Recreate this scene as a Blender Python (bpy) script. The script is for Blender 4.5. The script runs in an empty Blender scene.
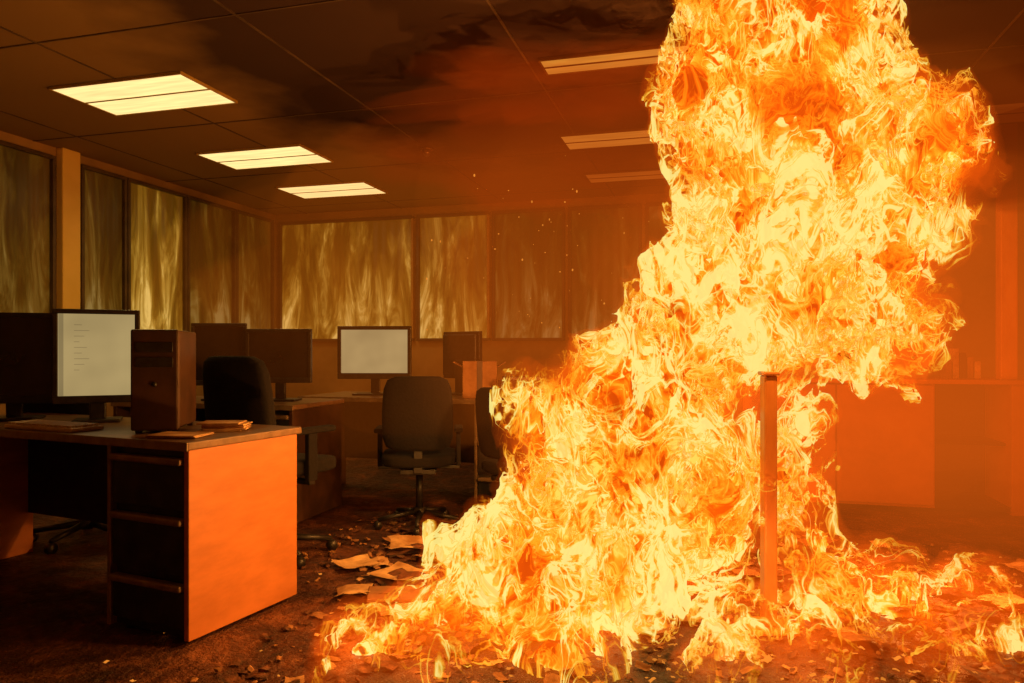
import bpy, bmesh, math, random
import numpy as np
from mathutils import Vector, Matrix, Euler, noise as mnoise
random.seed(7); rng=np.random.default_rng(11)
scene=bpy.context.scene
scene.view_settings.view_transform='Standard'
scene.view_settings.look='None'
COL=scene.collection
YAW=math.radians(15.5); S=math.sin(YAW); C=math.cos(YAW)

# ---------------------------------------------------------------- materials
def mat_new(name):
    m=bpy.data.materials.new(name); m.use_nodes=True
    nt=m.node_tree; nt.nodes.clear()
    out=nt.nodes.new('ShaderNodeOutputMaterial')
    return m,nt,out
def N(nt,t,**kw):
    n=nt.nodes.new(t)
    for k,v in kw.items(): setattr(n,k,v)
    return n
def ramp(nt,fac,stops):
    r=N(nt,'ShaderNodeValToRGB'); e=r.color_ramp.elements
    while len(e)<len(stops): e.new(.5)
    for i,(p,c) in enumerate(stops):
        e[i].position=p; e[i].color=(c[0],c[1],c[2],1) if not isinstance(c,(int,float)) else (c,c,c,1)
    nt.links.new(fac,r.inputs[0]); return r.outputs[0]
def noise(nt,vec,scale,detail=5,rough=.6,dist=0.,typ='FBM'):
    n=N(nt,'ShaderNodeTexNoise'); n.noise_type=typ
    n.inputs['Scale'].default_value=scale
    n.inputs['Detail'].default_value=detail; n.inputs['Roughness'].default_value=rough
    n.inputs['Distortion'].default_value=dist
    nt.links.new(vec,n.inputs['Vector']); return n
def surf(name,c1,c2,scale=8,rough=.6,bump=.1,metal=0.,stretch=(1,1,1),lo=.35,hi=.65):
    m,nt,out=mat_new(name)
    tc=N(nt,'ShaderNodeTexCoord'); mp=N(nt,'ShaderNodeMapping'); mp.inputs['Scale'].default_value=stretch
    nt.links.new(tc.outputs['Object'],mp.inputs[0])
    n=noise(nt,mp.outputs[0],scale,4)
    b=N(nt,'ShaderNodeBsdfPrincipled')
    nt.links.new(ramp(nt,n.outputs[0],[(lo,c1),(hi,c2)]),b.inputs['Base Color'])
    b.inputs['Roughness'].default_value=rough; b.inputs['Metallic'].default_value=metal
    if bump>.06:
        bp=N(nt,'ShaderNodeBump'); bp.inputs['Strength'].default_value=bump; bp.inputs['Distance'].default_value=.02
        nt.links.new(n.outputs[0],bp.inputs['Height']); nt.links.new(bp.outputs[0],b.inputs['Normal'])
    nt.links.new(b.outputs[0],out.inputs[0]); return m

M_wall=surf('wall_paint_sooty',(.26,.16,.05),(.46,.29,.09),1.3,.8,.05)
M_redwall=surf('wall_scorched',(.20,.07,.025),(.42,.17,.06),1.1,.8,.05)
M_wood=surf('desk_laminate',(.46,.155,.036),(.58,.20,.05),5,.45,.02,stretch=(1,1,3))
M_top=surf('desktop_laminate',(.16,.09,.045),(.26,.15,.08),20,.35,.02)
M_dark=surf('black_plastic',(.012,.010,.010),(.03,.025,.022),30,.4,.02)
M_drawer=surf('drawer_front_dark',(.015,.017,.02),(.04,.04,.042),12,.35,.03)
M_trim=surf('aluminium_trim',(.25,.18,.11),(.38,.28,.17),20,.35,.02,metal=.5)
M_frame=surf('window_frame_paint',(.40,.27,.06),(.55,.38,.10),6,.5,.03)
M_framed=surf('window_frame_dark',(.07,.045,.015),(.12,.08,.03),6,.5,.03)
M_col=surf('column_paint',(.85,.62,.13),(.92,.68,.17),3,.6,.02)
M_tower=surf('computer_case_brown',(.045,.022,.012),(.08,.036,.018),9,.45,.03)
M_fabric=surf('chair_fabric',(.005,.003,.003),(.010,.006,.005),60,.95,.2)
M_paper=surf('paper_singed',(.34,.17,.06),(.80,.54,.26),7,.8,.1)
M_char=surf('charred_debris',(.02,.010,.006),(.20,.07,.025),22,.75,.5)
M_card=surf('cardboard',(.26,.12,.045),(.38,.19,.07),15,.8,.05)
M_post=surf('scorched_steel',(.60,.20,.04),(.80,.32,.07),9,.4,.05,stretch=(1,1,.3))
M_cab=surf('cabinet_panel',(.42,.13,.03),(.52,.18,.045),3,.5,.03)
M_key=surf('keyboard_keys',(.6,.5,.36),(.75,.62,.45),30,.5,.02)
M_grid=surf('ceiling_grid',(.06,.035,.015),(.12,.075,.03),4,.6,.02)

def glow(name,c,strength,streak=0):
    m,nt,out=mat_new(name)
    tc=N(nt,'ShaderNodeTexCoord')
    mp=N(nt,'ShaderNodeMapping'); mp.inputs['Scale'].default_value=(1,9,1) if streak else (1,1,1)
    nt.links.new(tc.outputs['Object'],mp.inputs[0])
    n=noise(nt,mp.outputs[0],2.2 if streak else 3,2)
    r=ramp(nt,n.outputs[0],[(.3,tuple(x*.72 for x in c)),(.7,c)])
    e=N(nt,'ShaderNodeEmission'); e.inputs[1].default_value=strength
    nt.links.new(r,e.inputs[0]); nt.links.new(e.outputs[0],out.inputs[0]); return m
M_tube=glow('fluorescent_diffuser',(1,.70,.27),1.5,1)
M_tube_mid=glow('fluorescent_diffuser_hazy',(1,.42,.05),.85,1)
M_tube_dim=glow('fluorescent_diffuser_smoky',(1,.30,.03),.45,1)
M_screen=glow('monitor_screen_lit',(.54,.39,.16),.85)
M_ui=glow('screen_ui_block',(.36,.26,.11),.8)
M_off=surf('monitor_screen_off',(.015,.012,.01),(.03,.02,.015),5,.15,0)

def pane_glow_mat(name,gain,base):
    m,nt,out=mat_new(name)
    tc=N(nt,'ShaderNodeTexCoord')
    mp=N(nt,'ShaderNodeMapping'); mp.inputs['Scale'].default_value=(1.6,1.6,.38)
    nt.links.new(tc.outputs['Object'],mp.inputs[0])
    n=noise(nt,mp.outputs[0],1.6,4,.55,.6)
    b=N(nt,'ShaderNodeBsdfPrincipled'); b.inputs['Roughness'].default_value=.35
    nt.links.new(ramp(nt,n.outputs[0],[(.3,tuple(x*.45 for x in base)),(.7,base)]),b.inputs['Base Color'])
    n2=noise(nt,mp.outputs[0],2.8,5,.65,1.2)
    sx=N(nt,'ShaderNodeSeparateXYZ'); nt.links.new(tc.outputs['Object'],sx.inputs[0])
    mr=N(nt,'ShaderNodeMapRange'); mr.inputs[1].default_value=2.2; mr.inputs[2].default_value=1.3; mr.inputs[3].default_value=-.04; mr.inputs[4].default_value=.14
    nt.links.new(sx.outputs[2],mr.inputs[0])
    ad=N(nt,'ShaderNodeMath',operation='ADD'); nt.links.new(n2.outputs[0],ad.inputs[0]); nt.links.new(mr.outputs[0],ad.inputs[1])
    nt.links.new(ramp(nt,ad.outputs[0],[(.42,(.06,.028,.001)),(.56,(.18,.088,.005)),(.66,(.42,.24,.03)),(.76,(.85,.56,.14))]),b.inputs['Emission Color'])  # fire glow on the panes painted as streaky emission, stronger towards the sill
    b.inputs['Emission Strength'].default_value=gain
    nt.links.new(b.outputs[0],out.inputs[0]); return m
M_glass=pane_glow_mat('window_blinds_painted_glow',.80,(.28,.16,.03))
M_glassd=pane_glow_mat('window_glass_dark',.25,(.13,.065,.012))

def ceiling_mat():
    m,nt,out=mat_new('ceiling_tiles_sooty')
    tc=N(nt,'ShaderNodeTexCoord')
    def ell(c,r):
        sub=N(nt,'ShaderNodeVectorMath',operation='SUBTRACT'); sub.inputs[1].default_value=c
        nt.links.new(tc.outputs['Object'],sub.inputs[0])
        sc=N(nt,'ShaderNodeVectorMath',operation='MULTIPLY'); sc.inputs[1].default_value=(1/r[0],1/r[1],0)
        nt.links.new(sub.outputs[0],sc.inputs[0])
        ln=N(nt,'ShaderNodeVectorMath',operation='LENGTH'); nt.links.new(sc.outputs[0],ln.inputs[0]); return ln.outputs['Value']
    e1=ell((-1.2,3.9,2.7),(1.6,2.1,1)); e2=ell((1.9,4.2,2.7),(1.8,2.6,1))
    mn=N(nt,'ShaderNodeMath',operation='MINIMUM'); nt.links.new(e1,mn.inputs[0]); nt.links.new(e2,mn.inputs[1])
    n=noise(nt,tc.outputs['Object'],1.5,4,.55)
    a=N(nt,'ShaderNodeMath',operation='MULTIPLY_ADD'); a.inputs[1].default_value=.9
    nt.links.new(n.outputs[0],a.inputs[0]); nt.links.new(mn.outputs[0],a.inputs[2])
    mr=N(nt,'ShaderNodeMapRange'); mr.inputs[1].default_value=1.3; mr.inputs[2].default_value=1.75
    nt.links.new(a.outputs[0],mr.inputs[0])
    mx=N(nt,'ShaderNodeMixRGB'); mx.inputs[1].default_value=(.035,.013,.005,1); mx.inputs[2].default_value=(.30,.185,.06,1)
    nt.links.new(mr.outputs[0],mx.inputs[0])
    b=N(nt,'ShaderNodeBsdfPrincipled'); b.inputs['Roughness'].default_value=.9
    nt.links.new(mx.outputs[0],b.inputs['Base Color'])
    nt.links.new(b.outputs[0],out.inputs[0]); return m
M_ceil=ceiling_mat()
def floor_mat():
    m,nt,out=mat_new('floor_carpet_burnt')
    tc=N(nt,'ShaderNodeTexCoord')
    n=noise(nt,tc.outputs['Object'],3.5,6,.7,.6)
    n2=noise(nt,tc.outputs['Object'],22,4,.7)
    b=N(nt,'ShaderNodeBsdfPrincipled')
    nt.links.new(ramp(nt,n.outputs[0],[(.35,(.025,.009,.007)),(.52,(.10,.034,.016)),(.70,(.30,.11,.04))]),b.inputs['Base Color'])
    nt.links.new(ramp(nt,n2.outputs[0],[(.3,.3),(.7,.75)]),b.inputs['Roughness'])
    bp=N(nt,'ShaderNodeBump'); bp.inputs['Strength'].default_value=.8; bp.inputs['Distance'].default_value=.04
    nt.links.new(n2.outputs[0],bp.inputs['Height']); nt.links.new(bp.outputs[0],b.inputs['Normal'])
    nt.links.new(b.outputs[0],out.inputs[0]); return m
M_floor=floor_mat()

# ---------------------------------------------------------------- geometry helpers
def obj_from_bm(name,bm,mat,parent=None,smooth=False):
    me=bpy.data.meshes.new(name); bm.to_mesh(me); bm.free()
    if smooth:
        for p in me.polygons: p.use_smooth=True
    for q in (mat if isinstance(mat,(list,tuple)) else [mat]): me.materials.append(q)
    o=bpy.data.objects.new(name,me); COL.objects.link(o)
    if parent: o.parent=parent
    return o
def empty(name,loc=(0,0,0),rz=0.):
    e=bpy.data.objects.new(name,None); e.empty_display_size=.1
    e.location=loc; e.rotation_euler=(0,0,rz); COL.objects.link(e); return e
def box(parent,name,lo,hi,mat,bev=.004,rot=None):
    lo=Vector(lo);hi=Vector(hi); bm=bmesh.new()
    bmesh.ops.create_cube(bm,size=1)
    c=(lo+hi)/2; s=hi-lo
    bmesh.ops.scale(bm,vec=s,verts=bm.verts)
    if bev:
        bmesh.ops.bevel(bm,geom=list(bm.edges),offset=min(bev,min(s)*.4),segments=2,affect='EDGES',profile=.5)
    if rot: bmesh.ops.rotate(bm,cent=(0,0,0),matrix=Euler(rot).to_matrix(),verts=bm.verts)
    bmesh.ops.translate(bm,vec=c,verts=bm.verts)
    return obj_from_bm(name,bm,mat,parent)
def cyl(parent,name,p1,p2,r,mat,r2=None,seg=20):
    p1=Vector(p1);p2=Vector(p2); bm=bmesh.new(); d=p2-p1
    bmesh.ops.create_cone(bm,cap_ends=True,segments=seg,radius1=r,radius2=r if r2 is None else r2,depth=d.length)
    q=d.to_track_quat('Z','Y').to_matrix()
    bmesh.ops.rotate(bm,cent=(0,0,0),matrix=q,verts=bm.verts)
    bmesh.ops.translate(bm,vec=(p1+p2)/2,verts=bm.verts)
    return obj_from_bm(name,bm,mat,parent,True)

# ---------------------------------------------------------------- room shell
XL,XR,YB,YF,H=-5.02,3.7,7.6,-1.6,2.7
box(None,'floor',(XL-.15,YF-.15,-.1),(XR+.15,YB+.15,0),M_floor,0)
box(None,'ceiling',(XL-.15,YF-.15,H),(XR+.15,YB+.15,H+.1),M_ceil,0)
box(None,'wall_left',(XL-.15,YF-.15,0),(XL,YB+.15,H),M_wall,0)
box(None,'wall_right',(XR,YF-.15,0),(XR+.15,YB+.15,H),M_redwall,0)
box(None,'wall_back',(XL,YB,0),(XR,YB+.15,H),M_wall,0)
box(None,'wall_front',(XL,YF-.15,0),(XR,YF,H),M_wall,0)
box(None,'baseboard_left',(XL,YF,0),(XL+.02,YB-.02,.1),M_dark,.003)
box(None,'baseboard_back',(XL+.02,YB-.02,0),(XR,YB,.1),M_dark,.003)
def window(idx,axis,a,b,z0,z1,glassm,fm=None):
    fm=fm or M_framed
    e=empty(f'window_{idx}')
    t=.03
    def bx(n,u0,u1,w0,w1,dep,m,bev=.004):
        if axis=='L': box(e,n,(XL,u0,w0),(XL+dep,u1,w1),m,bev)
        else: box(e,n,(u0,YB-dep,w0),(u1,YB,w1),m,bev)
    bx('frame_bottom',a,b,z0,z0+t,.05,fm); bx('frame_top',a,b,z1-t,z1,.05,fm)
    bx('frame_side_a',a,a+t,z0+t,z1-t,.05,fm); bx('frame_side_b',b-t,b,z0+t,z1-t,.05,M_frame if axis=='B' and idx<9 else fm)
    bm=bmesh.new(); n=int((b-a)/.02); prev=None
    for i in range(n+1):
        u=a+t+(b-a-2*t)*i/n; w=.012+.003*math.sin(u*60)+.003*math.sin(u*23)
        if axis=='L': v=[bm.verts.new((XL+w,u,z)) for z in (z0+t,z1-t)]
        else: v=[bm.verts.new((u,YB-w,z)) for z in (z0+t,z1-t)]
        if prev: bm.faces.new((prev[0],v[0],v[1],prev[1]))
        prev=v
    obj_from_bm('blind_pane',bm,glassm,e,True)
k=1
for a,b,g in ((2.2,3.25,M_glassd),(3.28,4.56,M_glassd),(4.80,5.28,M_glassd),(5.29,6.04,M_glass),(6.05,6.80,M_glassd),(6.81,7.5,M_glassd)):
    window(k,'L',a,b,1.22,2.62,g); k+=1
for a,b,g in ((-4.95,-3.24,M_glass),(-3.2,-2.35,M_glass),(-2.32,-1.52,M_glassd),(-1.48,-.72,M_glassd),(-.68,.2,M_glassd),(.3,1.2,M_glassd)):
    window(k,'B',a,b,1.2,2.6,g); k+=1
box(None,'trim_1',(XL,4.60,0),(XL+.07,4.77,H),M_col,.01)
box(None,'trim_2',(1.86,5.62,.9),(1.96,5.72,2.62),M_post,.006)
box(None,'trim_3',(1.3,YB-.05,0),(1.42,YB-.001,H),M_post,.006)
e=empty('ceiling_grid')
for i,x in enumerate(np.arange(XL+.42,XR,1.2)):
    box(e,f'runner_{i}',(x-.006,YF,H-.005),(x+.006,YB,H-.0005),M_grid,0)
for i,y in enumerate(np.arange(YF+.4,YB,1.4)):
    box(e,f'cross_{i}',(XL,y-.005,H-.0045),(XR,y+.005,H-.0005),M_grid,0)
def panel_light(x,y,m,w=.93,dp=.5,lamp=0,fm=None):
    e=empty('ceiling_light',(x,y,H)); fm=fm or M_frame
    z0=-.02; q=.012
    box(e,'frame_l',(-w/2-q,-dp/2-q,z0),(-w/2,dp/2+q,-.001),fm,.003)
    box(e,'frame_r',(w/2,-dp/2-q,z0),(w/2+q,dp/2+q,-.001),fm,.003)
    box(e,'frame_f',(-w/2,-dp/2-q,z0),(w/2,-dp/2,-.001),fm,.003)
    box(e,'frame_b',(-w/2,dp/2,z0),(w/2,dp/2+q,-.001),fm,.003)
    box(e,'divider',(-w/2,-.008,z0),(w/2,.008,-.001),fm,.003)
    box(e,'diffuser',(-w/2,-dp/2,-.016),(w/2,dp/2,-.004),m,0)
    if lamp:
        ld=bpy.data.lights.new('tube','SPOT'); ld.energy=lamp; ld.color=(1,.62,.16); ld.spot_size=2.9; ld.spot_blend=.8; ld.shadow_soft_size=.02
        o=bpy.data.objects.new('tube',ld); o.location=(0,0,-.05); COL.objects.link(o); o.parent=e
for x,y in ((-3.42,3.78),(-3.57,5.27),(-3.66,6.52)): panel_light(x,y,M_tube,lamp=15)
panel_light(-.52,4.0,M_tube_mid,.80,.20,0,M_framed); panel_light(-.66,5.5,M_tube_mid,.88,.36,0,M_framed)
panel_light(-.70,6.7,M_tube_dim,.85,.33,0,M_framed); panel_light(2.1,5.6,M_tube_mid,.9,.45,0,M_framed)
e=empty('ceiling_sprinkler',(-2.2,5.4,H))
cyl(e,'escutcheon',(0,0,-.015),(0,0,-.001),.05,M_trim); cyl(e,'dome',(0,0,-.06),(0,0,-.015),.02,M_trim,.04)

# ---------------------------------------------------------------- furniture
def office_desk(loc,rz,L,D,topm=M_top,h=.76,side=M_wood):
    e=empty('office_desk',loc,rz)
    box(e,'desktop',(-L,0,h-.03),(0.012,D,h),topm,.006)
    box(e,'front_edge',(-L,-.006,h-.032),(0.014,0,h+.001),M_trim,.002)
    box(e,'side_panel_right',(-.025,.015,.022),(0,D-.02,h-.031),side,.003)
    box(e,'side_panel_left',(-L,.015,0),(-L+.025,D-.02,h-.031),side,.003)
    box(e,'modesty_panel',(-L+.026,D-.05,.22),(-.44,D-.03,h-.031),M_dark,.003)
    box(e,'pedestal_body',(-.42,.04,.022),(-.026,D-.02,h-.032),M_drawer,.003)
    box(e,'pedestal_edge',(-.44,.012,.022),(-.421,D-.02,h-.032),M_trim,.003)
    zs=[.045,.245,.49,.715]
    for i in range(3):
        box(e,f'drawer_{i}',(-.415,.018,zs[i]+.012),(-.03,.04,zs[i+1]-.045),M_drawer,.004)
        box(e,f'drawer_pull_{i}',(-.415,-.002,zs[i+1]-.045),(-.03,.04,zs[i+1]-.018),M_trim,.008)
    for i,(x,y) in enumerate(((-.38,.08),(-.06,.08),(-.38,D-.1),(-.06,D-.1))):
        cyl(e,f'foot_{i}',(x,y,0),(x,y,.024),.022,M_dark)
    return e
def monitor(loc,rz,w,h,lit,zb=.10,ui=False,bez=.022):
    e=empty('computer_monitor',loc,rz)
    box(e,'bezel_top',(-w/2,-.02,zb+h-bez),(w/2,.015,zb+h),M_dark,.004)
    box(e,'bezel_bottom',(-w/2,-.02,zb),(w/2,.015,zb+bez*1.6),M_dark,.004)
    box(e,'bezel_left',(-w/2,-.02,zb+bez*1.6),(-w/2+bez,.015,zb+h-bez),M_dark,.004)
    box(e,'bezel_right',(w/2-bez,-.02,zb+bez*1.6),(w/2,.015,zb+h-bez),M_dark,.004)
    box(e,'screen',(-w/2+bez,-.010,zb+bez*1.6),(w/2-bez,.01,zb+h-bez),M_screen if lit else M_off,0)
    box(e,'back_shell',(-w/2+.02,.015,zb+.02),(w/2-.02,.04,zb+h-.02),M_dark,.01)
    if ui:
        box(e,'ui_sidebar',(-w/2+bez+.002,-.0115,zb+bez*1.6),(-w/2+bez+.022,-.0105,zb+h-bez),M_ui,0)
        for i in range(9):
            z=zb+h*.35+i*h*.06
            box(e,f'ui_line_{i}',(-w*.26,-.0115,z),(-w*.26+w*(.06+.14*((i*37)%5)/5),-.0105,z+.003),M_ui,0)
    box(e,'neck',(-.035,.02,.012),(.035,.045,zb+h*.4),M_dark,.006)
    box(e,'foot',(-w*.28,-.07,0),(w*.28,.11,.014),M_dark,.006)
    return e
def office_chair(loc,rz,sc=1.):
    e=empty('office_chair',loc,rz); e.scale=(sc,sc,sc)
    def pad(n,c,s,curve,rot=(0,0,0)):
        bm=bmesh.new(); bmesh.ops.create_cube(bm,size=1)
        bmesh.ops.subdivide_edges(bm,edges=list(bm.edges),cuts=5,use_grid_fill=True)
        for v in bm.verts:
            x,y,z=v.co
            p=6; l=(abs(2*x)**p+abs(2*y)**p+abs(2*z)**p)**(1/p)
            if l>0: v.co=v.co/l*max(abs(2*x),abs(2*y),abs(2*z))
            v.co.x*=s[0]; v.co.y*=s[1]; v.co.z*=s[2]
            curve(v.co)
        bmesh.ops.rotate(bm,cent=(0,0,0),matrix=Euler(rot).to_matrix(),verts=bm.verts)
        bmesh.ops.translate(bm,vec=c,verts=bm.verts)
        obj_from_bm(n,bm,M_fabric,e,True)
    def cs(v): v.z+= .25*v.x*v.x
    def cb(v): v.y-= .5*v.x*v.x-.0; v.x*=1-.25*max(0,v.z)
    pad('seat',(0,0,.47),(.5,.48,.09),cs)
    pad('backrest',(0,.26,.80),(.47,.07,.50),cb,(-.12,0,0))
    box(e,'back_bracket',(-.03,.2,.40),(.03,.235,.62),M_dark,.006)
    box(e,'seat_plate',(-.12,-.1,.39),(.12,.22,.425),M_dark,.006)
    cyl(e,'gas_column',(0,0,.11),(0,0,.40),.025,M_dark)
    cyl(e,'hub',(0,0,.07),(0,0,.13),.045,M_dark)
    for i in range(5):
        a=2*math.pi*i/5+.3; c,s=math.cos(a),math.sin(a)
        cyl(e,f'leg_{i}',(.03*c,.03*s,.10),(.29*c,.29*s,.065),.02,M_dark,.014)
        cyl(e,f'caster_{i}',(.29*c-.02*s,.29*s+.02*c,.028),(.29*c+.02*s,.29*s-.02*c,.028),.028,M_dark)
    for sx in (-1,1):
        box(e,f'arm_post_{sx}',(sx*.27-.015,-.02,.42),(sx*.27+.015,.04,.66),M_fabric,.005)
        box(e,f'arm_pad_{sx}',(sx*.27-.03,-.14,.66),(sx*.27+.03,.14,.69),M_fabric,.01)
        box(e,f'arm_bar_{sx}',(min(sx*.1,sx*.28),-.01,.40),(max(sx*.1,sx*.28),.03,.425),M_dark,.004)
    return e
DA=math.radians(-9)
office_desk((-1.87,2.26,0),DA,1.85,.62)
TOP=.761
monitor((-2.81,2.80,TOP),math.radians(40),.36,.44,True,.09,True)
monitor((-3.28,2.76,TOP),math.radians(30),.40,.44,False,.08)
e=empty('computer_tower',(-2.27,2.62,TOP),math.radians(28))
box(e,'case',(-.09,-.16,.015),(.09,.18,.42),M_tower,.008)
box(e,'front_bezel',(-.09,-.18,.012),(.09,-.16,.423),M_tower,.008)
box(e,'drive_bay',(-.07,-.184,.33),(.07,-.18,.37),M_dark,.003)
box(e,'drive_bay_lower',(-.07,-.184,.27),(.07,-.18,.31),M_dark,.003)
cyl(e,'power_button',(0,-.187,.2),(0,-.179,.2),.010,M_dark)
for i,(x,y) in enumerate(((-.07,-.13),(.07,-.13),(-.07,.15),(.07,.15))): box(e,f'foot_{i}',(x-.012,y-.012,0),(x+.012,y+.012,.016),M_dark,.002)
def keyboard(loc,rz):
    e=empty('keyboard',loc,rz)
    box(e,'tray',(-.22,-.075,0),(.22,.075,.018),M_key,.006)
    for r in range(5):
        for c in range(15):
            box(e,f'key_{r}_{c}',(-.21+c*.028,-.065+r*.026,.018),(-.21+c*.028+.024,-.065+r*.026+.021,.027),M_key,.002)
keyboard((-2.74,2.50,TOP),DA)
def paper_stack(loc,n,rz=0,w=.3,d=.21,t=.006,mt=None):
    e=empty('paper_stack',loc,rz)
    for i in range(n):
        a=random.uniform(-.2,.2); ox,oy=random.uniform(-.015,.015),random.uniform(-.015,.015)
        box(e,f'sheets_{i}',(-w/2+ox,-d/2+oy,i*t),(w/2+ox,d/2+oy,(i+1)*t-.0005),mt or M_paper,.001,(0,0,a))
paper_stack((-2.02,2.42,TOP),3,.3,.2,.14,.004)
paper_stack((-2.00,2.66,TOP),6,.5,.17,.13,.006)
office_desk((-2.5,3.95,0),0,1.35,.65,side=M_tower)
monitor((-2.80,4.28,TOP),math.radians(14),.44,.36,False,.12)
monitor((-3.22,4.22,TOP),math.radians(20),.36,.42,False,.10)
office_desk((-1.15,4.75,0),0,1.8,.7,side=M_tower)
monitor((-2.48,5.05,TOP),math.radians(14),.56,.40,True,.12,False,.028)
monitor((-1.86,5.28,TOP),math.radians(150),.42,.36,False,.12)
e=empty('cardboard_box',(-1.62,4.98,TOP),.3)
box(e,'carton',(-.12,-.1,0),(.12,.1,.26),M_card,.003)
box(e,'tape',(-.02,-.102,.0),(.02,.102,.262),M_tower,.001)
box(e,'flap_left',(-.19,-.1,.235),(-.12,.1,.24),M_card,.001,(0,.5,0)); box(e,'flap_right',(.12,-.1,.235),(.19,.1,.24),M_card,.001,(0,-.5,0))
paper_stack((-2.05,4.93,TOP),4,.2,.3,.2,.008)
paper_stack((-1.30,4.93,TOP),7,.2,.28,.22,.022,M_tower)
office_desk((-.2,5.9,0),0,1.4,.7)
paper_stack((-.6,6.1,TOP),8,.2,.34,.24,.012)
office_chair((-2.26,3.42,0),math.radians(165),1.02)
office_chair((-1.78,4.25,0),math.radians(200),.90)
office_chair((-1.10,4.25,0),math.radians(150),.84)
office_chair((-3.5,3.42,0),math.radians(190))
e=empty('storage_cabinet',(0.2,5.55,0))
box(e,'carcass',(0,.02,.02),(1.25,.55,.87),M_cab,.004)
box(e,'worktop',(-.02,-.02,.87),(2.2,.58,.9),M_cab,.004)
for i in range(2): 
    box(e,f'door_{i}',(.01+i*.62,0,.04),(.62+i*.62,.02,.86),M_cab,.004)
box(e,'open_bay_back',(1.25,.5,.02),(1.7,.55,.87),M_dark,.003)
box(e,'open_bay_floor',(1.25,.02,.02),(1.7,.5,.05),M_dark,.003)
box(e,'open_bay_shelf',(1.25,.1,.45),(1.7,.5,.47),M_dark,.003)
box(e,'bay_post',(1.7,.0,.0),(1.78,.55,.87),M_cab,.003)
box(e,'carcass_right',(1.78,.02,.02),(2.2,.55,.87),M_dark,.004)
e=empty('desk_organizer',(1.72,5.85,.901))
for i in range(5):
    box(e,f'book_{i}',(-.15+i*.045,-.08,0),(-.112+i*.045,.08,.12+.03*((i*3)%4)),(M_card,M_paper,M_tower)[i%3],.003)
e=empty('partition_post',(.207,3.06,0),YAW)
box(e,'post',(-.026,-.03,.012),(.026,.03,1.0),M_post,.008)
box(e,'floor_plate',(-.09,-.09,0),(.09,.09,.012),M_post,.004)
box(e,'cap',(-.032,-.04,1.0),(.032,.04,1.015),M_post,.005)

# ---------------------------------------------------------------- floor debris (one mass)
M_ember=glow('ember_glow',(1,.30,.03),.9)
bm=bmesh.new()
def flat_piece(x,y,s,mi,curl=.2,zl=0,kmin=.3):
    nseg=4; ax,ay=s*random.uniform(.7,1),s*random.uniform(kmin,1); rz=random.uniform(0,6.28); 
    tx,ty=random.gauss(0,.08),random.gauss(0,.08); ph=random.uniform(0,6)
    cr,sr=math.cos(rz),math.sin(rz); vs=[]
    for i in range(nseg+1):
        for j in range(nseg+1):
            u,v=(i/nseg-.5),(j/nseg-.5)
            if i in(0,nseg) or j in(0,nseg): u*=random.uniform(.85,1.05); v*=random.uniform(.85,1.05)
            px,py=u*ax,v*ay
            pz=s*curl*(math.sin(u*5+ph)*.3+math.cos(v*6+ph)*.3+random.uniform(-.12,.12))+px*tx+py*ty
            vs.append(Vector((px*cr-py*sr+x,px*sr+py*cr+y,pz)))
    zm=min(v.z for v in vs); vv=[bm.verts.new((v.x,v.y,v.z-zm+.003+zl)) for v in vs]
    for i in range(nseg):
        for j in range(nseg):
            a=i*(nseg+1)+j; f=bm.faces.new((vv[a],vv[a+1],vv[a+nseg+2],vv[a+nseg+1])); f.material_index=mi
def chunk(x,y,s,mi):
    g=bmesh.ops.create_icosphere(bm,subdivisions=1,radius=.5)['verts']; kx,ky,kz=s*random.uniform(.4,1),s*random.uniform(.3,1),s*random.uniform(.15,.4)
    for v in g:
        v.co.x=(v.co.x+random.uniform(-.15,.15))*kx; v.co.y=(v.co.y+random.uniform(-.15,.15))*ky; v.co.z=(v.co.z+random.uniform(-.15,.15))*kz
    bmesh.ops.rotate(bm,cent=(0,0,0),matrix=Euler((random.gauss(0,.2),random.gauss(0,.2),random.uniform(0,6.28))).to_matrix(),verts=g)
    zm=min(v.co.z for v in g); bmesh.ops.translate(bm,vec=(x,y,-zm+.002),verts=g)
    for f in {f for v in g for f in v.link_faces}: f.material_index=mi
def spot(xr,yr):
    while True:
        x,y=random.uniform(*xr),random.uniform(*yr)
        if x<-1.66 and y<3.0: continue
        return x,y
for _ in range(2300): x,y=spot((-2.2,2.4),(1.85,4.6)); chunk(x,y,random.choice((.012,.02,.035,.06)),random.choice((1,1,2,2)))
for _ in range(900): x,y=spot((-2.1,2.4),(1.85,4.6)); flat_piece(x,y,random.uniform(.02,.08),random.choice((1,1,2,2,0)),.14)
for _ in range(110): x,y=spot((-2.0,1.8),(2.4,4.6)); flat_piece(x,y,random.uniform(.10,.24),random.choice((0,2,1,1,1)),.10,0,.5)
for x,y,s in ((-1.45,3.25,.26),(-1.62,3.75,.28),(-1.3,4.05,.25),(-.95,3.9,.25),(-1.55,2.95,.2),(-1.75,3.35,.22),(1.2,3.6,.24),(1.5,4.1,.24)):
    flat_piece(x,y,s,0,.10,.012,.6)
for _ in range(500):
    l=random.gauss(.8,.75); d=random.uniform(2.35,3.9); flat_piece(-S*d+C*l,C*d+S*l,random.uniform(.01,.035),3,.25,.01)
obj_from_bm('burnt_debris',bm,[M_paper,M_char,M_card,M_ember])
e=empty('broken_ceiling_tile',(-1.33,2.98,0),.4)
box(e,'slab',(-.15,-.08,.015),(.15,.08,.03),M_card,.004,(.05,.03,0)); box(e,'fragment',(-.1,-.2,.01),(.12,-.12,.022),M_paper,.003,(0,.0,.3))

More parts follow.
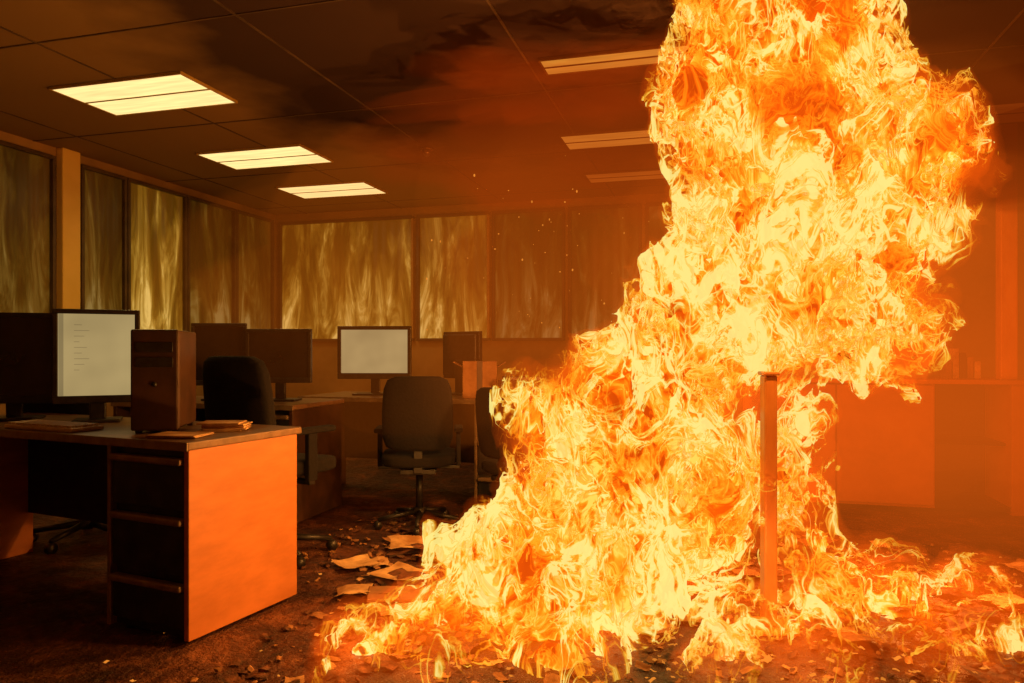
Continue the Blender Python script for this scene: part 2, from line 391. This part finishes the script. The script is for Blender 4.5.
# ---------------------------------------------------------------- FIRE
perm=rng.permutation(256).astype(np.int32); perm=np.concatenate([perm,perm,perm])
gv=rng.normal(size=(256,3)).astype(np.float32); gv/=np.linalg.norm(gv,axis=1)[:,None]
def perlin(P):
    Pi=np.floor(P).astype(np.int32); f=P-Pi; Pi&=255
    u=f*f*f*(f*(f*6-15)+10); res=0
    for dx in (0,1):
        wx=u[:,0] if dx else 1-u[:,0]
        for dy in (0,1):
            wy=u[:,1] if dy else 1-u[:,1]
            for dz in (0,1):
                wz=u[:,2] if dz else 1-u[:,2]
                hh=perm[perm[perm[(Pi[:,0]+dx)&255]+((Pi[:,1]+dy)&255)]+((Pi[:,2]+dz)&255)]
                g=gv[hh&255]
                res=res+wx*wy*wz*(g[:,0]*(f[:,0]-dx)+g[:,1]*(f[:,1]-dy)+g[:,2]*(f[:,2]-dz))
    return res.astype(np.float32)*1.5
def surface_nets(f,org,h):
    s=f<0
    c=[s[a:a+s.shape[0]-1,b:b+s.shape[1]-1,d:d+s.shape[2]-1] for a in(0,1) for b in(0,1) for d in(0,1)]
    anyv=c[0].copy(); allv=c[0].copy()
    for q in c[1:]: anyv|=q; allv&=q
    act=np.argwhere(anyv&~allv); idx=-np.ones(anyv.shape,np.int32); idx[tuple(act.T)]=np.arange(len(act))
    corners=[np.array((a,b,d)) for a in(0,1) for b in(0,1) for d in(0,1)]
    pos=np.zeros((len(act),3),np.float32); cnt=np.zeros(len(act),np.float32)
    for i in range(8):
        for j in range(i+1,8):
            dd=corners[j]-corners[i]
            if abs(dd).sum()!=1: continue
            fa=f[tuple((act+corners[i]).T)]; fb=f[tuple((act+corners[j]).T)]
            m=(fa<0)!=(fb<0); t=np.where(m,fa/np.where(m,fa-fb,1),0)
            pos+=np.where(m[:,None],corners[i]+t[:,None]*dd,0); cnt+=m
    V=(act+pos/cnt[:,None])*h+org
    F=[]
    for ax in range(3):
        sl=[slice(None)]*3; s2=[slice(None)]*3; sl[ax]=slice(0,-1); s2[ax]=slice(1,None)
        ch=s[tuple(sl)]!=s[tuple(s2)]
        e=np.argwhere(ch); b,d=[(1,2),(2,0),(0,1)][ax]
        ok=(e[:,b]>0)&(e[:,d]>0)&(e[:,b]<s.shape[b]-1)&(e[:,d]<s.shape[d]-1); e=e[ok]
        def cell(ob,od):
            q=e.copy(); q[:,b]-=ob; q[:,d]-=od; return idx[tuple(q.T)]
        Q=np.stack([cell(1,1),cell(0,1),cell(0,0),cell(1,0)],1)
        flip=~s[tuple(e.T)]; Q[flip]=Q[flip][:,::-1]; F.append(Q)
    return V,np.concatenate(F)
raw=[(370,655,26,2.68),(410,640,34,2.7),(450,625,44,2.75),(480,590,48,2.8),(540,600,75,2.85),(548,505,38,3.1),(568,435,40,3.15),(530,560,40,2.95),
(600,530,85,3.05),(610,400,50,3.15),(660,370,50,3.1),(660,470,85,3.15),(695,420,42,3.15),(690,530,50,3.15),(560,665,60,2.6),(480,670,38,2.6),(420,665,24,2.6),(625,600,42,2.8),
(715,300,66,3.1),(790,300,55,3.05),(690,320,38,3.1),(752,230,54,3.1),(790,230,85,3.15),(855,295,58,3.1),(885,325,36,3.1),(840,340,28,3.0),(752,145,60,3.15),
(800,150,85,3.2),(865,210,72,3.2),(900,140,60,3.2),(935,155,38,3.2),(962,150,20,3.2),(720,70,42,3.1),(780,50,82,3.15),(840,60,45,3.15),(780,-30,82,3.15),(690,100,36,3.1),(720,0,32,3.1),
(800,565,24,3.2),(840,590,42,3.1),(890,602,40,3.1),(925,630,26,2.95),(830,625,34,3.0),(790,520,20,3.2),(785,470,15,3.2),(820,545,18,3.2),(960,606,18,3.15),(1005,606,14,3.15),(782,425,11,3.2)]
for _ in range(130):
    if random.random()<.35: px=random.uniform(340,500); py=random.uniform(640,690); d=803/(max(py,590)-350)
    else: px=random.uniform(690,1020); py=random.uniform(590,690); d=803/(py-350)
    r=random.uniform(4,9); lean=random.uniform(-8,10)
    for kk in range(4): raw.append((px+lean*kk*.6,py-kk*r*1.1,r*(1-.2*kk),d))
bl=[((px-512)*d/730,d,1.1-(py-350)*d/730,r*d/730) for px,py,r,d in raw]
h=.015; org=np.array((-.80,2.2,-.03)); nx,ny,nz=214,102,181
E=np.full((nx,ny,nz),.5,np.float32)
ax=[np.arange(n)*h+o for n,o in zip((nx,ny,nz),org)]
for x,y,z,r in bl:
    R=r+.5; sl=[]
    for q,(cc,n) in enumerate(((x,nx),(y,ny),(z,nz))):
        a=max(0,int((cc-R-org[q])/h)); b=min(n,int((cc+R-org[q])/h)+2); sl.append(slice(a,b))
    sl=tuple(sl)
    q=np.sqrt((ax[0][sl[0],None,None]-x)**2+((ax[1][None,sl[1],None]-y)*1.15)**2+(ax[2][None,None,sl[2]]-z)**2)-r
    k=.04; e_=E[sl]; hh=np.clip(.5+.5*(e_-q)/k,0,1); E[sl]=(e_*(1-hh)+q*hh-k*hh*(1-hh)).astype(np.float32)
I=np.argwhere(E<.26); P=(I*h+org).astype(np.float32)
def interp(W):
    g=(W-org)/h; g=np.clip(g,0,np.array((nx,ny,nz))-1.001); i=np.floor(g).astype(np.int32); f=g-i; r=0
    for a in(0,1):
        for b in(0,1):
            for c in(0,1):
                r=r+np.where(a,f[:,0],1-f[:,0])*np.where(b,f[:,1],1-f[:,1])*np.where(c,f[:,2],1-f[:,2])*E[i[:,0]+a,i[:,1]+b,i[:,2]+c]
    return r.astype(np.float32)
A=np.array((1,1,.65),np.float32)
w=np.stack([perlin(P*A*2.8+o) for o in ((3,7,1),(31,2,9),(8,55,4))],1)
w2=np.stack([perlin(P*A*7+o) for o in ((13,7,1),(1,22,9),(88,5,4))],1)
hgt=np.clip(P[:,2:3]*2.2,.25,1)
W=P+(w*.11+w2*.10)*hgt
eb=interp(W)
n1=perlin(W*A*5+(9,9,9)); n2=perlin(W*A*11+(5,4,3)); n3=perlin(W*A*24+(7,1,2))
sc_=hgt[:,0]
ridge=((1-np.abs(n1)*2.2)*.05+(1-np.abs(n2)*2.2)*.045)*sc_+(1-np.abs(n3)*2)*.018
def to_obj(name,fv,mat,parent,smooth=True):
    f=np.full((nx,ny,nz),1.,np.float32); f[tuple(I.T)]=fv
    f[0]=f[-1]=1; f[:,0]=f[:,-1]=1; f[:,:,-1]=1; f[:,:,:2]=1
    V,F=surface_nets(f,org,h)
    L,D,Z=V[:,0],V[:,1],V[:,2]
    Wd=np.stack([-S*D+C*L, C*D+S*L, Z],1)
    me=bpy.data.meshes.new(name); me.from_pydata(Wd.tolist(),[],F.tolist()); me.update()
    if smooth: me.polygons.foreach_set('use_smooth',np.ones(len(F),bool))
    me.materials.append(mat); o=bpy.data.objects.new(name,me); COL.objects.link(o); o.parent=parent
    print(name,len(F)); return o
def gas(name,c,st):
    m,nt,out=mat_new(name); em=N(nt,'ShaderNodeEmission'); em.inputs[0].default_value=(*c,1); em.inputs[1].default_value=st
    nt.links.new(em.outputs[0],out.inputs['Volume']); m.cycles.homogeneous_volume=True; return m
def wpt(l,d,z): return (-S*d+C*l, C*d+S*l, z)
def sheet(name,seed,scale,stops,alo,ahi,zs=.6,amax=1.,opaque=False,kk=-3.4):
    m,nt,out=mat_new(name)
    tc=N(nt,'ShaderNodeTexCoord'); mp=N(nt,'ShaderNodeMapping'); mp.inputs['Scale'].default_value=(1,1,zs); mp.inputs['Location'].default_value=(seed,seed*2,seed*3)
    nt.links.new(tc.outputs['Object'],mp.inputs[0])
    wn=noise(nt,mp.outputs[0],3.6,1,.5)
    mm=N(nt,'ShaderNodeVectorMath',operation='MULTIPLY_ADD'); mm.inputs[1].default_value=(.55,.55,.55)
    nt.links.new(wn.outputs['Color'],mm.inputs[0]); nt.links.new(mp.outputs[0],mm.inputs[2])
    n=noise(nt,mm.outputs[0],scale,5,.56,.9)
    a=N(nt,'ShaderNodeMath',operation='MULTIPLY_ADD'); a.inputs[1].default_value=2; a.inputs[2].default_value=-1; nt.links.new(n.outputs[0],a.inputs[0])
    b=N(nt,'ShaderNodeMath',operation='ABSOLUTE'); nt.links.new(a.outputs[0],b.inputs[0])
    c=N(nt,'ShaderNodeMath',operation='MULTIPLY_ADD'); c.inputs[1].default_value=kk; nt.links.new(b.outputs[0],c.inputs[0])
    hs=[]
    for p,r in ((wpt(1.12,3.1,1.40),1.05),(wpt(.35,2.95,.45),.95)):
        dn=N(nt,'ShaderNodeVectorMath',operation='DISTANCE'); dn.inputs[1].default_value=p; nt.links.new(tc.outputs['Object'],dn.inputs[0])
        q=N(nt,'ShaderNodeMath',operation='DIVIDE'); q.inputs[1].default_value=r; nt.links.new(dn.outputs['Value'],q.inputs[0]); hs.append(q)
    mi=N(nt,'ShaderNodeMath',operation='MINIMUM'); nt.links.new(hs[0].outputs[0],mi.inputs[0]); nt.links.new(hs[1].outputs[0],mi.inputs[1])
    ht=N(nt,'ShaderNodeMapRange'); ht.inputs[1].default_value=.25; ht.inputs[2].default_value=1.1; ht.inputs[3].default_value=1.12; ht.inputs[4].default_value=.78
    nt.links.new(mi.outputs[0],ht.inputs[0]); nt.links.new(ht.outputs[0],c.inputs[2])
    big=noise(nt,tc.outputs['Object'],3.6,1,.5,.3)
    bb=N(nt,'ShaderNodeMath',operation='MULTIPLY_ADD'); bb.inputs[1].default_value=2.2; bb.inputs[2].default_value=-1.14; nt.links.new(big.outputs[0],bb.inputs[0])
    s=N(nt,'ShaderNodeMath',operation='ADD'); nt.links.new(c.outputs[0],s.inputs[0]); nt.links.new(bb.outputs[0],s.inputs[1])
    col=ramp(nt,s.outputs[0],stops)
    em=N(nt,'ShaderNodeEmission'); nt.links.new(col,em.inputs[0])
    if opaque: nt.links.new(em.outputs[0],out.inputs[0])
    else:
        al=ramp(nt,s.outputs[0],[(alo,0.),(ahi,amax)])
        tr=N(nt,'ShaderNodeBsdfTransparent'); mx=N(nt,'ShaderNodeMixShader')
        nt.links.new(al,mx.inputs[0]); nt.links.new(tr.outputs[0],mx.inputs[1]); nt.links.new(em.outputs[0],mx.inputs[2])
        nt.links.new(mx.outputs[0],out.inputs[0])
    m.cycles.emission_sampling='NONE'; return m
ST=[(.15,(.62,.06,.001)),(.50,(1,.17,.003)),(.70,(1,.35,.010)),(.86,(1,.58,.05)),(.99,(1,.83,.24))]
ST2=[(.0,(.50,.045,.001)),(.30,(.90,.12,.002)),(.58,(1,.24,.006)),(.82,(1,.42,.02)),(.99,(1,.68,.10))]
fire=empty('fire')
to_obj('flame_glow',eb-.065-ridge*.8,gas('flame_gas_red',(1,.10,.002),1.2),fire)
to_obj('flame_lace_outer',eb-.020-ridge*1.1,sheet('flame_lace_outer',0,7.0,ST,.50,1.0,amax=.9),fire)
to_obj('flame_gas',eb+.04-ridge,gas('flame_gas_orange',(1,.18,.002),.8),fire)
to_obj('flame_lace_inner',eb+.07-ridge*1.3,sheet('flame_lace_inner',3.3,7.5,ST,.35,.85),fire)
to_obj('flame_core',eb+.15-ridge*1.2,sheet('flame_core',7.1,6.5,ST2,.0,.28,opaque=True),fire)
for i,(l,d,z,p) in enumerate(((-.34,2.58,.45,20),(.12,3.25,1.0,56),(1.1,2.62,1.6,42),(1.80,3.3,.45,36),(.5,3.85,1.1,62),(1.3,3.8,2.0,38),(.95,2.52,.30,7))):  # point lamps added around the flames as fill; the last one brightens the post
    ld=bpy.data.lights.new('fire_fill_lamp','POINT'); ld.energy=p; ld.color=(1,.38,.07); ld.shadow_soft_size=.02
    o=bpy.data.objects.new(f'fire_fill_lamp_{i}',ld); o.location=wpt(l,d,z); COL.objects.link(o); o.parent=fire
bm=bmesh.new()
for _ in range(55):
    l=random.gauss(.2,.3); d=random.uniform(3.2,4.5); z=random.uniform(1.2,2.0)
    r=random.uniform(.0015,.005)
    g=bmesh.ops.create_icosphere(bm,subdivisions=1,radius=r)
    bmesh.ops.scale(bm,vec=(1,1,random.uniform(.6,2)),verts=g['verts'])
    bmesh.ops.translate(bm,vec=wpt(l,d,z),verts=g['verts'])
obj_from_bm('floating_embers',bm,M_ember,fire)

# ---------------------------------------------------------------- smoke: nested thin puffs, firelight on them put in as emission
smoke=empty('smoke')
def puff(n,c,r,col,em_s,ab,seed,amp=.22):
    bm=bmesh.new(); bmesh.ops.create_icosphere(bm,subdivisions=4,radius=1)
    for v in bm.verts:
        d=v.co.normalized(); k=1+amp*mnoise.fractal(d*1.6+Vector((seed,0,0)),.7,2.,4)
        v.co=Vector((c[0]+d.x*r[0]*k,c[1]+d.y*r[1]*k,min(2.66,max(.02,c[2]+d.z*r[2]*k))))
    m,nt,out=mat_new('smoke_'+n); em=N(nt,'ShaderNodeEmission'); em.inputs[0].default_value=(*col,1); em.inputs[1].default_value=em_s
    a=N(nt,'ShaderNodeVolumeAbsorption'); a.inputs[0].default_value=(.45,.2,.1,1); a.inputs[1].default_value=ab
    ad=N(nt,'ShaderNodeAddShader'); nt.links.new(em.outputs[0],ad.inputs[0]); nt.links.new(a.outputs[0],ad.inputs[1])
    nt.links.new(ad.outputs[0],out.inputs['Volume']); m.cycles.homogeneous_volume=True
    obj_from_bm(n,bm,m,smoke,True)
O=(1,.17,.009)
for i,(s,e_) in enumerate(((1.,.040),(.75,.055),(.5,.09))):
    puff(f'smoke_glow_{i}',(1.0,4.7,1.2),(2.5*s+.1,2.3*s,1.7*s+.2),O,e_,.08,i*3.1)
puff('smoke_left',(-1.5,5.3,1.5),(2.5,1.9,1.3),(1,.20,.010),.036,.10,9)
puff('smoke_ceiling',(-.9,4.6,2.35),(1.3,1.3,.32),(1,.12,.006),.08,.6,17,.5)
puff('smoke_wisp',(-.75,3.75,2.5),(.75,.45,.13),(1,.11,.004),.34,1.2,43,.8)
puff('smoke_dark',(2.4,4.4,2.3),(1.5,1.6,.5),(1,.08,.004),.03,2.0,23,.5)
puff('smoke_low',(1.4,4.2,.6),(1.3,.95,.65),(1,.17,.010),.10,.25,29,.4)

wd=bpy.data.worlds.new('World'); scene.world=wd; wd.use_nodes=True
wd.node_tree.nodes['Background'].inputs[0].default_value=(.02,.012,.005,1)
cam=bpy.data.cameras.new('camera'); co=bpy.data.objects.new('camera',cam); COL.objects.link(co)
cam.sensor_width=36; cam.lens=730/1024*36; cam.shift_y=.0083; cam.clip_start=.05
co.location=(0,0,1.1); co.rotation_euler=(math.pi/2,0,YAW)
scene.camera=co
